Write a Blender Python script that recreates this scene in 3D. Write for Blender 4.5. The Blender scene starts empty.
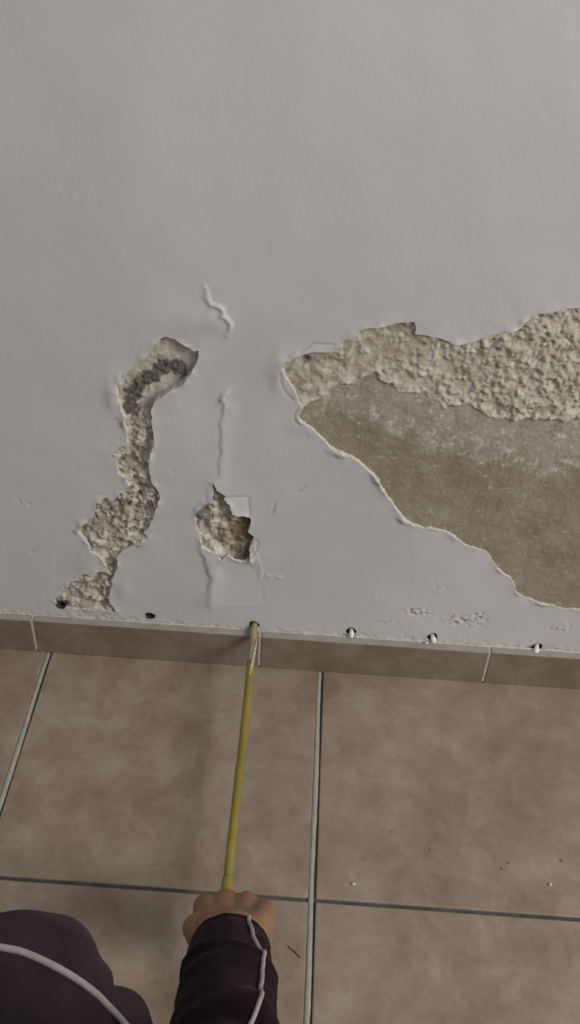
import bpy, bmesh, math, random
import numpy as np
from mathutils import Vector, Matrix, noise as mnoise
from mathutils.bvhtree import BVHTree

# ------------------------------------------------------------------ camera, sky, light
F_PX, PITCH, YAW, ROLL = 975.5, 0.6980, -0.0136, 0.0592
CAM = np.array([0.3546, -0.9632, 1.0959])
SC = bpy.context.scene
COL = SC.collection

def cam_axes():
    p, y, r = PITCH, YAW, ROLL
    fw = np.array([math.sin(y)*math.cos(p), math.cos(y)*math.cos(p), -math.sin(p)])
    rt = np.array([math.cos(y), -math.sin(y), 0.0])
    up = np.cross(rt, fw)
    c, s = math.cos(r), math.sin(r)
    return c*rt + s*up, -s*rt + c*up, fw
RT, UP, FW = cam_axes()
def ray(px, py):
    return FW + RT*(px-290)/F_PX - UP*(py-512)/F_PX
def wall_pt(px, py):                       # pixel -> (x, z) on the wall plane y = 0
    d = ray(px, py); p = CAM + d*(-CAM[1]/d[1]); return float(p[0]), float(p[2])
def floor_pt(px, py, z=0.0):
    d = ray(px, py); p = CAM + d*((z-CAM[2])/d[2]); return float(p[0]), float(p[1])

cam = bpy.data.cameras.new('camera'); camo = bpy.data.objects.new('camera', cam); COL.objects.link(camo)
cam.sensor_fit = 'VERTICAL'; cam.sensor_height = 24.0; cam.lens = 24.0*F_PX/1024
cam.clip_start = 0.02
M = Matrix.Identity(4)
for i in range(3):
    M[i][0], M[i][1], M[i][2], M[i][3] = RT[i], UP[i], -FW[i], CAM[i]
camo.matrix_world = M
SC.camera = camo

w = bpy.data.worlds.new('room_light'); SC.world = w; w.use_nodes = True
w.node_tree.nodes['Background'].inputs[0].default_value = (0.96, 0.97, 1.0, 1)
w.node_tree.nodes['Background'].inputs[1].default_value = 0.40

def area(name, loc, target, sx, sy, power, col):
    l = bpy.data.lights.new(name, 'AREA'); l.shape = 'RECTANGLE'; l.size = sx; l.size_y = sy
    l.energy = power; l.color = col
    o = bpy.data.objects.new(name, l); COL.objects.link(o); o.location = loc
    o.rotation_euler = (Vector(target)-Vector(loc)).to_track_quat('-Z', 'Y').to_euler()
    return o
area('window_daylight', (2.9, -1.9, 2.3), (0.3, 0.0, 0.4), 1.1, 1.3, 88.0, (1.0, 0.975, 0.94))

vs = SC.view_settings
vs.view_transform = 'Standard'; vs.look = 'None'; vs.exposure = 0.0; vs.gamma = 1.0
vs.use_curve_mapping = False

# ------------------------------------------------------------------ helpers
rng = np.random.default_rng(5)
random.seed(5)
_perm = rng.permutation(512); _ang = rng.random(512)*2*math.pi
_gx, _gy = np.cos(_ang), np.sin(_ang)
def gnoise(x, y):
    x = np.asarray(x, float); y = np.asarray(y, float)
    xi = np.floor(x).astype(int); yi = np.floor(y).astype(int); xf = x-xi; yf = y-yi
    u = xf*xf*xf*(xf*(xf*6-15)+10); v = yf*yf*yf*(yf*(yf*6-15)+10)
    def g(a, b, fx, fy):
        h = _perm[(_perm[a % 512] + b) % 512]
        return _gx[h]*fx + _gy[h]*fy
    n00 = g(xi, yi, xf, yf); n10 = g(xi+1, yi, xf-1, yf); n01 = g(xi, yi+1, xf, yf-1); n11 = g(xi+1, yi+1, xf-1, yf-1)
    return 1.5*((n00*(1-u)+n10*u)*(1-v) + (n01*(1-u)+n11*u)*v)
def fbm(x, y, s, octv=3, seed=0, gain=0.55):
    r = 0; a = 1.0; f = 1.0/s
    for k in range(octv):
        r = r + a*gnoise(x*f + 17.3*seed + 5.1*k + 100, y*f + 9.7*seed + 3.3*k + 100); a *= gain; f *= 2.03
    return r
def grains(x, y, s, seed=0):
    # rounded crumbs: returns (dome height 0..1, random value of the crumb)
    u = np.asarray(x)/s+50+seed*3.7; v = np.asarray(y)/s+50+seed*1.9; ui = np.floor(u).astype(int); vi = np.floor(v).astype(int)
    best = np.full(u.shape, 9.0); rid = np.zeros(u.shape)
    for a in (-1, 0, 1):
        for b in (-1, 0, 1):
            h = _perm[(_perm[(ui+a) % 512]+vi+b) % 512]; px = ui+a+_perm[(h+71) % 512]/512.; py = vi+b+_perm[(h+193) % 512]/512.
            d = (u-px)**2+(v-py)**2; m = d < best; best = np.where(m, d, best); rid = np.where(m, _perm[(h+301) % 512]/512., rid)
    return np.sqrt(np.clip(1-best*1.1, 0, 1)), rid
def sstep(a, b, x):
    t = np.clip((x-a)/(b-a), 0, 1); return t*t*(3-2*t)
def poly_sd(X, Z, P):                      # signed distance, negative inside
    P = np.asarray(P); n = len(P); d2 = np.full(X.shape, 1e9); ins = np.zeros(X.shape, bool)
    for i in range(n):
        ax, az = P[i]; bx, bz = P[(i+1) % n]; ex, ez = bx-ax, bz-az
        wx, wz = X-ax, Z-az
        t = np.clip((wx*ex+wz*ez)/(ex*ex+ez*ez+1e-12), 0, 1)
        d2 = np.minimum(d2, (wx-t*ex)**2+(wz-t*ez)**2)
        if abs(ez) > 1e-12:
            c = ((az > Z) != (bz > Z)) & (X < ax + (Z-az)*ex/ez); ins ^= c
    d = np.sqrt(d2); return np.where(ins, -d, d)
def line_d(X, Z, P):                       # distance to a polyline, parameter, signed side
    P = np.asarray(P); best = np.full(X.shape, 1e9); side = np.zeros(X.shape); tt = np.zeros(X.shape); n = len(P)-1
    for i in range(n):
        ax, az = P[i]; bx, bz = P[i+1]; ex, ez = bx-ax, bz-az; wx, wz = X-ax, Z-az
        t = np.clip((wx*ex+wz*ez)/(ex*ex+ez*ez+1e-12), 0, 1)
        d = np.hypot(wx-t*ex, wz-t*ez); m = d < best
        best = np.where(m, d, best); side = np.where(m, np.sign(wx*ez-wz*ex), side); tt = np.where(m, (i+t)/n, tt)
    return best, tt, side
def smooth(me, on=True):
    me.polygons.foreach_set('use_smooth', [on]*len(me.polygons)); me.update()
def link(name, me, mat=None, parent=None):
    o = bpy.data.objects.new(name, me); COL.objects.link(o)
    if mat is not None:
        for m in (mat if isinstance(mat, (list, tuple)) else [mat]):
            if not me.materials or True: me.materials.append(m)
    if parent is not None: o.parent = parent
    return o
def mesh(name, v, f, mat=None, parent=None, sm=True):
    me = bpy.data.meshes.new(name); me.from_pydata([tuple(map(float, p)) for p in v], [], [tuple(map(int, q)) for q in f]); me.update()
    if sm: smooth(me)
    return link(name, me, mat, parent)
def empty(name, loc):
    o = bpy.data.objects.new(name, None); COL.objects.link(o); o.location = loc; o.empty_display_size = .05
    return o
def tag(o, label=None, cat=None, group=None, kind=None):
    if label: o['label'] = label
    if cat: o['category'] = cat
    if group: o['group'] = group
    if kind: o['kind'] = kind
    return o
def attr(me, name, vals):
    a = me.attributes.new(name, 'FLOAT', 'POINT'); a.data.foreach_set('value', np.asarray(vals, np.float32))
def bevel_box(x0, x1, y0, y1, z0, z1, bev, seg=2):
    bm = bmesh.new(); bmesh.ops.create_cube(bm, size=1)
    for v in bm.verts:
        v.co = ((x0+x1)/2+v.co.x*(x1-x0), (y0+y1)/2+v.co.y*(y1-y0), (z0+z1)/2+v.co.z*(z1-z0))
    bmesh.ops.bevel(bm, geom=list(bm.edges), offset=bev, segments=seg, affect='EDGES', profile=.5)
    return bm
def bm_obj(name, bm, mat, parent=None, sm=False):
    me = bpy.data.meshes.new(name); bm.to_mesh(me); bm.free()
    if sm: smooth(me)
    return link(name, me, mat, parent)
def tube(path, rad, seg=14, cap=True):
    path = [Vector(p) for p in path]; n = len(path)
    rad = rad if hasattr(rad, '__len__') else [rad]*n
    V = []; Fc = []; ref = None
    for i, p in enumerate(path):
        t = (path[min(i+1, n-1)]-path[max(i-1, 0)]).normalized()
        if ref is None: ref = t.orthogonal().normalized()
        ref = (ref - t*ref.dot(t)).normalized(); b = t.cross(ref)
        for k in range(seg):
            a = 2*math.pi*k/seg; V.append(p + (ref*math.cos(a)+b*math.sin(a))*rad[i])
    for i in range(n-1):
        for k in range(seg):
            k2 = (k+1) % seg; Fc.append((i*seg+k, i*seg+k2, (i+1)*seg+k2, (i+1)*seg+k))
    if cap:
        Fc.append(tuple(range(seg-1, -1, -1))); Fc.append(tuple((n-1)*seg+k for k in range(seg)))
    return V, Fc

# ------------------------------------------------------------------ materials
class Nt:
    def __init__(s, name, rough=.7, spec=.4):
        s.m = bpy.data.materials.new(name); s.m.use_nodes = True; s.t = s.m.node_tree
        s.b = s.t.nodes['Principled BSDF']; s.b.inputs['Roughness'].default_value = rough
        s.b.inputs['Specular IOR Level'].default_value = spec
    def n(s, typ, **kw):
        x = s.t.nodes.new(typ)
        for k, v in kw.items(): setattr(x, k, v)
        return x
    def l(s, a, b): s.t.links.new(a, b)
    def coord(s, kind='Object'):
        return s.n('ShaderNodeTexCoord').outputs[kind]
    def noise(s, scale, detail=4, rough=.55, vec=None, dist=0):
        x = s.n('ShaderNodeTexNoise'); x.inputs['Scale'].default_value = scale; x.inputs['Detail'].default_value = detail
        x.inputs['Roughness'].default_value = rough; x.inputs['Distortion'].default_value = dist
        s.l(vec if vec is not None else s.coord(), x.inputs['Vector']); return x.outputs['Fac']
    def ramp(s, fac, stops):
        x = s.n('ShaderNodeValToRGB'); e = x.color_ramp.elements
        while len(e) < len(stops): e.new(.5)
        for q, (p, c) in zip(e, stops): q.position = p; q.color = (*c, 1) if len(c) == 3 else c
        s.l(fac, x.inputs[0]); return x.outputs[0]
    def mix(s, fac, a, b, mode='MIX'):
        x = s.n('ShaderNodeMix', data_type='RGBA', blend_type=mode)
        for sock, v in ((0, fac), (6, a), (7, b)):
            if hasattr(v, 'links') or isinstance(v, bpy.types.NodeSocket): s.l(v, x.inputs[sock])
            else: x.inputs[sock].default_value = v if not isinstance(v, tuple) else ((*v, 1) if len(v) == 3 else v)
        return x.outputs[2]
    def math(s, op, a, b=0.0, clamp=False):
        x = s.n('ShaderNodeMath', operation=op, use_clamp=clamp)
        for i, v in enumerate((a, b)):
            if isinstance(v, bpy.types.NodeSocket): s.l(v, x.inputs[i])
            else: x.inputs[i].default_value = v
        return x.outputs[0]
    def at(s, name):
        return s.n('ShaderNodeAttribute', attribute_name=name).outputs['Fac']
    def bump(s, h, dist=.001, strength=1.0):
        x = s.n('ShaderNodeBump'); x.inputs['Distance'].default_value = dist; x.inputs['Strength'].default_value = strength
        s.l(h, x.inputs['Height']); s.l(x.outputs[0], s.b.inputs['Normal'])
    def col(s, c):
        if isinstance(c, bpy.types.NodeSocket): s.l(c, s.b.inputs['Base Color'])
        else: s.b.inputs['Base Color'].default_value = (*c, 1)
        return s

def mat_paint():
    k = Nt('wall_paint', .55, .35)
    big = k.noise(3.0, 3); fine = k.noise(160, 4)
    c = k.ramp(big, [(.3, (.50, .485, .47)), (.7, (.56, .545, .53))])
    c = k.mix(k.at('under'), c, (.66, .65, .63))
    c = k.mix(k.at('dirt'), c, (.36, .31, .24))
    k.col(c)
    pe = k.noise(75, 3); h = k.math('ADD', k.math('MULTIPLY', pe, 1.0), k.math('MULTIPLY', fine, .25))
    k.bump(h, .0009, .35); return k.m
def mat_lip():
    k = Nt('broken_plaster_edge', .9, .1)
    k.col(k.ramp(k.noise(220, 3), [(.3, (.52, .48, .40)), (.7, (.74, .71, .65))])); k.bump(k.noise(500, 3), .001, .6); return k.m
def mat_sub():
    k = Nt('exposed_masonry', .92, .12)
    n1 = k.noise(55, 5, .65); n2 = k.noise(260, 4, .65); n3 = k.noise(22, 4)
    pl = k.ramp(n1, [(.30, (.30, .255, .19)), (.5, (.45, .405, .33)), (.70, (.575, .53, .455))])
    ce = k.ramp(k.noise(18, 6, .7), [(.3, (.222, .190, .134)), (.55, (.292, .256, .190)), (.75, (.385, .35, .285))])
    gr = k.ramp(n1, [(.3, (.28, .25, .20)), (.7, (.42, .385, .33))])
    c = k.mix(k.at('cement'), pl, ce)
    c = k.mix(k.at('grey'), c, gr)
    c = k.mix(k.at('brown'), c, k.ramp(n3, [(.35, (.10, .075, .04)), (.65, (.24, .18, .10))]))
    c = k.mix(k.at('dark'), c, k.ramp(n2, [(.35, (.05, .047, .042)), (.65, (.15, .14, .125))]))
    c = k.mix(k.at('white'), c, (.66, .635, .58))
    c = k.mix(k.at('blue'), c, (.10, .15, .20))
    c = k.mix(.35, c, k.ramp(n2, [(.3, (.55, .55, .55)), (.7, (1.25, 1.25, 1.25))]), 'MULTIPLY')
    k.col(c); k.bump(n2, .0012, .7); return k.m
def mat_tile(name, tone=1.0, rough=.38):
    k = Nt(name, rough, .45)
    geo = k.n('ShaderNodeNewGeometry').outputs['Position']
    a = k.noise(5.5, 5, .6, geo, .6); b = k.noise(19, 6, .65, geo, .4); d = k.noise(120, 3, .6, geo)
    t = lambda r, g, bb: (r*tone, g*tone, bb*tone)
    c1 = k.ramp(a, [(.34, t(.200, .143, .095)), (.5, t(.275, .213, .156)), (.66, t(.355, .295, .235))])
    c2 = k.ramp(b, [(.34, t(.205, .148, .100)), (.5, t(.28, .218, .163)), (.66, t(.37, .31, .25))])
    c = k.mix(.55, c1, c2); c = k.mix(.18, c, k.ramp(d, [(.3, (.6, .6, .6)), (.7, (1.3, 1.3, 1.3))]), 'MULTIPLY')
    k.col(c)
    k.l(k.ramp(b, [(.3, (rough+.1,)*3), (.7, (rough-.05,)*3)]), k.b.inputs['Roughness'])
    k.bump(k.math('ADD', k.noise(38, 4, .6, geo), k.math('MULTIPLY', k.noise(230, 2, .5, geo), .25)), .0012, .35); return k.m
def mat_plain(name, c0, c1, scale=60, rough=.85, spec=.2, bump=.0008):
    k = Nt(name, rough, spec); k.col(k.ramp(k.noise(scale, 4, .6), [(.3, c0), (.7, c1)])); k.bump(k.noise(scale*4, 3), bump, .5); return k.m

M_paint, M_lip, M_sub = mat_paint(), mat_lip(), mat_sub()
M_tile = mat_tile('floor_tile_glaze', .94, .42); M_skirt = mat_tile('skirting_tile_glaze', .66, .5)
M_gdark = mat_plain('dark_grout', (.05, .05, .045), (.10, .098, .09), 40)
M_glight = mat_plain('lit_edge_grout', (.29, .26, .22), (.40, .37, .32), 50)  # joint strip colour, paled for the lit tile bevel
M_wgrout = mat_plain('skirting_grout', (.42, .39, .35), (.55, .52, .48), 60)
M_bead = mat_plain('filler_bead', (.42, .40, .36), (.52, .50, .46), 90)
M_topedge = mat_plain('grey_tile_edge', (.27, .245, .21), (.36, .33, .29), 30)
M_hole = mat_plain('drill_hole_shade', (.035, .028, .02), (.09, .07, .05), 150)  # near-black brown: shade inside the drilled holes put into the colour
M_plug = mat_plain('white_plug_plastic', (.74, .73, .71), (.80, .79, .77), 30, .45, .4, .0002)

# ------------------------------------------------------------------ traced outlines
def zz(pts, ox, oy, s): return [(ox+x/s, oy+y/s) for x, y in pts]
A_px = zz([(408,50),(450,70),(500,98),(512,88),(510,125),(490,165),(455,205),(430,220),(400,232),(375,252),(358,285),(362,320),(370,370),(368,405),
 (350,440),(352,480),(355,510),(385,550),(385,580),(370,620),(355,660),(335,685),(348,700),(320,718),(275,738),(250,760),(248,795),(235,830),(232,870),
 (222,890),(225,905),(250,940),(215,938),(180,925),(120,930),(70,920),(42,900),(75,880),(95,850),(130,825),(185,810),(212,800),(205,770),(165,745),(155,715),
 (135,695),(122,680),(135,655),(160,640),(190,580),(215,572),(235,580),(260,545),(285,530),(280,505),(250,490),(243,455),(260,440),(235,430),(260,405),
 (285,400),(275,340),(262,290),(250,250),(242,225),(250,195),(275,165),(310,140),(355,105),(370,75),(395,55)], 40, 320, 3.222)
B_px = zz([(170,120),(180,115),(205,160),(240,185),(232,205),(262,235),(272,290),(300,298),(345,290),(372,300),(370,340),(358,375),(385,400),(383,430),
 (365,470),(370,525),(330,530),(290,520),(250,500),(215,525),(190,490),(150,470),(115,455),(105,400),(80,340),(78,280),(100,258),(130,225),(165,210),(175,180),(170,150)], 180, 460, 5.273)
C_px = zz([(40,220),(75,215),(110,195),(165,188),(230,190),(240,165),(290,135),(340,105),(400,98),(460,85),(525,80),(520,128)], 270, 300, 3.625) \
 + zz([(0,132),(80,145),(140,158),(190,150),(240,130),(320,115),(365,100),(400,70),(450,48),(530,32),(580,28)], 420, 300, 3.625) \
 + [(620,303),(680,330),(730,400),(770,480),(750,560),(700,612),(640,618)] \
 + zz([(580,490),(540,488),(480,475),(430,460),(400,440),(380,405),(340,370),(310,325),(245,300),(190,265),(115,250),(70,225),(30,175),(0,130)], 380, 440, 2.9) \
 + zz([(320,580),(240,550),(190,510),(150,470),(105,430),(110,395),(95,350),(70,300),(45,255)], 270, 300, 3.625)
def catmull(P, n=5):
    P = np.asarray(P, float); Q = np.vstack([2*P[0]-P[1], P, 2*P[-1]-P[-2]]); out = []
    for i in range(1, len(Q)-2):
        for t in np.arange(n)/n:
            a, b, c, d = Q[i-1:i+3]; out.append(tuple(.5*(2*b+(c-a)*t+(2*a-5*b+4*c-d)*t*t+(3*b-a-3*c+d)*t**3)))
    return out+[tuple(P[-1])]
C_px = C_px[:11] + catmull(C_px[11:])
BND_px = zz([(60,425),(110,400),(150,375),(200,345),(260,310),(330,295),(380,280),(430,310),(470,335),(540,335)], 270, 300, 3.625) \
 + zz([(10,335),(40,360),(90,390),(150,385),(200,405),(250,430),(310,440),(345,455),(390,430),(450,440),(520,450),(580,440)], 420, 300, 3.625) + [(640,418),(800,420)]
OLI_px = [(280,405),(312,413),(345,413),(370,419),(390,427),(410,434),(430,447),(450,453),(480,462),(510,463),(540,470),(580,476),(700,480),(800,480)]
W = lambda pts: [wall_pt(*p) for p in pts]
A, B, C = W(A_px), W(B_px), W(C_px)
HOLES = W([(61,605.5),(150,616),(254,624.5),(351,631),(432.5,636.5),(537,647.5)])
HR = 0.0074
def hole_poly(c, k):
    return [(c[0]+HR*(1+.12*math.sin(3*a+k))*math.cos(a), c[1]+HR*(.92+.1*math.cos(2*a+k))*math.sin(a)) for a in [2*math.pi*i/20 for i in range(20)]]

def hole_field(X, Z, rough=True):
    na = fbm(X, Z, .009, 3, 1)*.0016 + fbm(X, Z, .03, 2, 2)*.0014
    sA = poly_sd(X, Z, A) + na; sB = poly_sd(X, Z, B) + na*.8
    sC = poly_sd(X, Z, C) + fbm(X, Z, .008, 3, 3)*.0010 + fbm(X, Z, .03, 2, 4)*.0022
    return sA, sB, sC

# ------------------------------------------------------------------ wall: painted skin with broken-out areas
def axis(segs):
    out = [segs[0][0]]
    for a, b, st in segs:
        n = max(1, int(round((b-a)/st))); out += list(np.linspace(a, b, n+1)[1:])
    return np.array(out)
XS = axis([(-2.0, -.16, .08), (-.16, -.09, .01), (-.09, .82, .0016), (.82, 1.1, .005), (1.1, 3.0, .08)])
ZS = axis([(0, .05, .01), (.05, .62, .0016), (.62, .66, .004), (.66, .95, .01), (.95, 2.6, .08)])
X, Z = np.meshgrid(XS, ZS)              # rows z, cols x
near = (X > -.12) & (X < 1.05) & (Z < .67)
sA = np.full(X.shape, .5); sB = sA.copy(); sC = sA.copy(); sH = sA.copy()
a_, b_, c_ = hole_field(X[near], Z[near]); sA[near], sB[near], sC[near] = a_, b_, c_
sh = np.full(a_.shape, .5)
for k, hpt in enumerate(HOLES): sh = np.minimum(sh, poly_sd(X[near], Z[near], hole_poly(hpt, k)))
sH[near] = sh
sBrk = np.minimum(np.minimum(sA, sB), sC)
SD = np.minimum(sBrk, sH)

def paint_height(X, Z):
    h = fbm(X, Z, .35, 2, 8)*.0012 + fbm(X, Z, .09, 2, 9)*.0006
    under = np.zeros(X.shape); dirt = np.zeros(X.shape)
    # paint curls away along the broken edges
    e = np.maximum(sBrk, 0)
    curl = np.clip(.35 + 1.1*fbm(X, Z, .03, 2, 11), 0, 1.4)
    h += .0024*np.exp(-(e/.005)**2)*curl*curl + .0012*np.exp(-e/.02)*(1+fbm(X, Z, .05, 2, 12))
    wx_ = fbm(X, Z, .014, 3, 91); wz_ = fbm(X, Z, .014, 3, 92)
    def ridge(px, wdt, amp, asym=.35, fade=True):
        d, t, s = line_d(X+.0016*wx_, Z+.0016*wz_, W(px)); wv = np.where(s > 0, wdt, wdt*asym)
        f = np.sin(np.pi*np.clip(t, .04, .96))**.5 if fade else 1
        return amp*np.exp(-(d/wv)**2)*f
    def bump(px, py, rx, rz, amp):
        cx, cz = wall_pt(px, py); return amp*np.exp(-((X-cx)/rx)**2-((Z-cz)/rz)**2)
    # worm-shaped blister at the top
    h += ridge([(206,288),(208,298),(212,304),(219,306),(223,310),(222,315),(227,318),(231,323),(231,329),(228,335)], .0036, .0036, .5)
    h += bump(205, 322, .026, .016, .0026) + bump(214, 318, .012, .012, .0018)
    # split line above the middle hole
    h += ridge([(227,391),(222,400),(226,408),(222,420),(222,440),(221,460),(220,474),(214,486),(216,494)], .0020, .0017, 5)
    h += ridge([(229,391),(224,396),(220,404)], .004, .0030, .5) + ridge([(226,404),(223,412)], .003, .0018, .5)
    # fold under it
    h += ridge([(200,545),(206,556),(210,568),(213,578),(211,590),(210,604)], .0048, .0036, 3)
    h += bump(207, 600, .012, .018, .0015)
    # bulging skin beside the big patch and the left strip
    h += bump(279, 372, .011, .03, .0030) + bump(263, 395, .02, .05, .0012)
    h += bump(170, 320, .05, .03, .0016) + bump(112, 395, .008, .022, .0025) + bump(90, 560, .02, .03, .002)
    h += bump(175, 430, .03, .09, .0018) + bump(125, 590, .010, .02, .0018) + bump(262, 556, .02, .014, .0012)
    h += ridge([(250,540),(258,556),(262,570),(258,588)], .003, .0010, .3)
    h += bump(268, 575, .003, .003, .0014) + bump(279, 577, .0035, .003, .0016)
    # hairline cracks round lifted paint
    for px in ([(280,372),(282,385),(288,396),(293,401)], [(298,409),(294,414),(294,420),(299,425)], [(300,353),(313,344),(334,345)], [(113,456),(117,450),(124,447)],
               zz([(390,415),(412,433),(408,460),(385,500),(372,505)], 180, 460, 5.273), [(272,515),(274,508),(275,503)], [(298,492),(307,486)], [(19,500),(20,505)]):
        d, t, s = line_d(X+.0008*wx_, Z+.0008*wz_, W(px)); g = np.exp(-(d/.0011)**2); h -= .0012*g; dirt = np.maximum(dirt, .55*g)
    # peeled rectangles of paler undercoat
    for pts, dep in ((zz([(225,190),(368,190),(370,300),(340,296),(272,300)], 180, 460, 5.273), .0012),
                     (zz([(215,530),(370,530),(410,600),(450,740),(430,760),(250,765),(180,740),(185,640)], 180, 460, 5.273), .0004),
                     ([(262,545),(300,545),(318,560),(300,590),(270,590)], .0)):
        s = poly_sd(X, Z, W(pts)) + fbm(X, Z, .01, 2, 21)*.0012
        m = sstep(.0010, -.0010, s); h -= dep*m
        if dep > .0006: under = np.maximum(under, m*.9)
        elif dep > 0: under = np.maximum(under, m*.25)
    # crumbled spots low on the right
    for px, py, rx, rz, a in ((416,612,.022,.009,1.0),(463,621,.030,.010,1.0),(478,617,.010,.010,.9),(385,622,.016,.004,.6),(560,628,.02,.008,.6),(440,590,.03,.01,.25)):
        cx, cz = wall_pt(px, py); g = np.exp(-(((X-cx)/rx)**2+((Z-cz)/rz)**2)**1.5)
        nn = fbm(X, Z, .007, 3, 31); h += a*g*np.where(nn > 0, .0010*nn, .0036*nn); dirt = np.maximum(dirt, .8*a*g*sstep(-.05, -.45, nn))
        under = np.maximum(under, .5*a*g*sstep(.1, .4, nn))
    # ragged edge just above the skirting
    edge = np.exp(-np.maximum(Z-.064, 0)/.006)
    nn = fbm(X, Z, .008, 3, 33); h += edge*.0016*nn; dirt = np.maximum(dirt, .5*edge*sstep(.2, .6, nn))
    # pin spots
    for px, py, r in ((173,470,.0018),(29,504,.003),(32,552,.002),(487,545,.002)):
        cx, cz = wall_pt(px, py); h -= .0012*np.exp(-((X-cx)**2+(Z-cz)**2)/(r*r))
    dirt = np.maximum(dirt, .45*np.exp(-np.maximum(sH, 0)/.002)*(sH > -1)*(near))
    return h, under, dirt
Hh, under, dirt = paint_height(X, Z)

gz, gx = np.gradient(SD, ZS, XS)
nr, nc = X.shape
cell = .0016
g2 = gx*gx+gz*gz
snap = (np.abs(SD) < .75*cell) & near & (g2 > .2)
lim = np.where(snap, np.clip(SD/np.maximum(g2, .2), -cell*.8, cell*.8), 0)
Xp = X - lim*gx; Zp = Z - lim*gz
S = np.where(snap, 0.0, SD)
ins = S < 0
idx = np.arange(nr*nc).reshape(nr, nc)
q = np.stack([idx[:-1, :-1], idx[:-1, 1:], idx[1:, 1:], idx[1:, :-1]], -1).reshape(-1, 4)
iq = ins.ravel()[q]; sq = S.ravel()[q]
nin = iq.sum(1); allz = (sq == 0).sum(1) + nin == 4
keep4 = (nin == 0) & ~((sq.max(1) <= 0))
faces = q[keep4].tolist()
one = np.where((nin == 1) & (sq.max(1) > 0))[0]
for i in one:
    faces.append([int(v) for v, b in zip(q[i], iq[i]) if not b])
V = np.stack([Xp, -Hh, Zp], -1).reshape(-1, 3)
# boundary of the broken areas -> thickness of the skin
cnt = {}
for f in faces:
    n = len(f)
    for i in range(n):
        a, b = f[i], f[(i+1) % n]
        k = (a, b) if a < b else (b, a)
        if k in cnt: cnt[k] = None
        else: cnt[k] = (a, b)
bd = [e for e in cnt.values() if e is not None]
def on_rim(v):
    r, c = divmod(v, nc); return r in (0, nr-1) or c in (0, nc-1)
bd = [e for e in bd if not (on_rim(e[0]) and on_rim(e[1]))]
n0 = len(V); dup = {}; extra = []
for a, b in bd:
    for v in (a, b):
        if v not in dup:
            dup[v] = n0+len(extra); x, y, z = V[v]
            extra.append((x, .0125, z))
lipf = [(b, a, dup[a], dup[b]) for a, b in bd]
V = np.vstack([V, np.array(extra)])
used = np.zeros(len(V), bool)
allf = faces + lipf
for f in allf: used[list(f)] = True
remap = np.cumsum(used)-1
me = bpy.data.meshes.new('wall_back')
me.from_pydata(V[used].tolist(), [], [tuple(int(remap[v]) for v in f) for f in allf]); me.update()
smooth(me)
wall = link('wall_back', me, [M_paint, M_lip, M_hole])
mi = np.zeros(len(allf), np.int32); mi[len(faces):] = [2 if sH.ravel()[a] < sBrk.ravel()[a] else 1 for a, b in bd]  # drilled hole edges get the painted shade colour, broken edges the plaster
me.polygons.foreach_set('material_index', mi)
me.attributes.new('sharp_face', 'BOOLEAN', 'FACE')
pad = np.zeros(len(extra))
attr(me, 'under', np.concatenate([under.ravel(), pad])[used]); attr(me, 'dirt', np.concatenate([dirt.ravel(), pad])[used])
shp = me.attributes.get('sharp_edge') or me.attributes.new('sharp_edge', 'BOOLEAN', 'EDGE')
bset = {(min(remap[a], remap[b]), max(remap[a], remap[b])) for a, b in bd}
ev = np.zeros(len(me.edges)*2, np.int32); me.edges.foreach_get('vertices', ev); ev = np.sort(ev.reshape(-1, 2), 1)
nb = int(used.sum())+1; keys = ev[:, 0].astype(np.int64)*nb+ev[:, 1]
bk = np.array([int(a)*nb+int(b) for a, b in bset])
shp.data.foreach_set('value', np.isin(keys, bk))
me.update()
tag(wall, 'pale grey painted wall with blistered and broken plaster', kind='structure')

# masonry showing through each broken area
def patch(name, which, depth_fn, label, step=.0015):
    P = np.array({'A': A, 'B': B, 'C': C}[which]); x0, z0 = P.min(0)-.012; x1, z1 = P.max(0)+.012
    xs = np.arange(x0, x1, step); zs = np.arange(z0, z1, step); x, z = np.meshgrid(xs, zs)
    sd = hole_field(x, z)['ABC'.index(which)]
    y, at = depth_fn(x, z, sd)
    ok = sd < .007
    r, c = x.shape; ix = np.arange(r*c).reshape(r, c)
    qd = np.stack([ix[:-1, :-1], ix[:-1, 1:], ix[1:, 1:], ix[1:, :-1]], -1).reshape(-1, 4)
    qd = qd[ok.ravel()[qd].all(1)]
    us = np.zeros(r*c, bool); us[qd.ravel()] = True; rm = np.cumsum(us)-1
    v = np.stack([x, y, z], -1).reshape(-1, 3)[us]
    m = bpy.data.meshes.new(name); m.from_pydata(v.tolist(), [], rm[qd].tolist()); m.update(); smooth(m)
    for nme in ('cement', 'grey', 'brown', 'dark', 'white', 'blue'):
        attr(m, nme, (at.get(nme, np.zeros(x.shape))).ravel()[us])
    o = link(name, m, M_sub, wall); o['label'] = label; return o
def grit(x, z, s, seed):
    n = fbm(x, z, s, 3, seed, .6); return n
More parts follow.
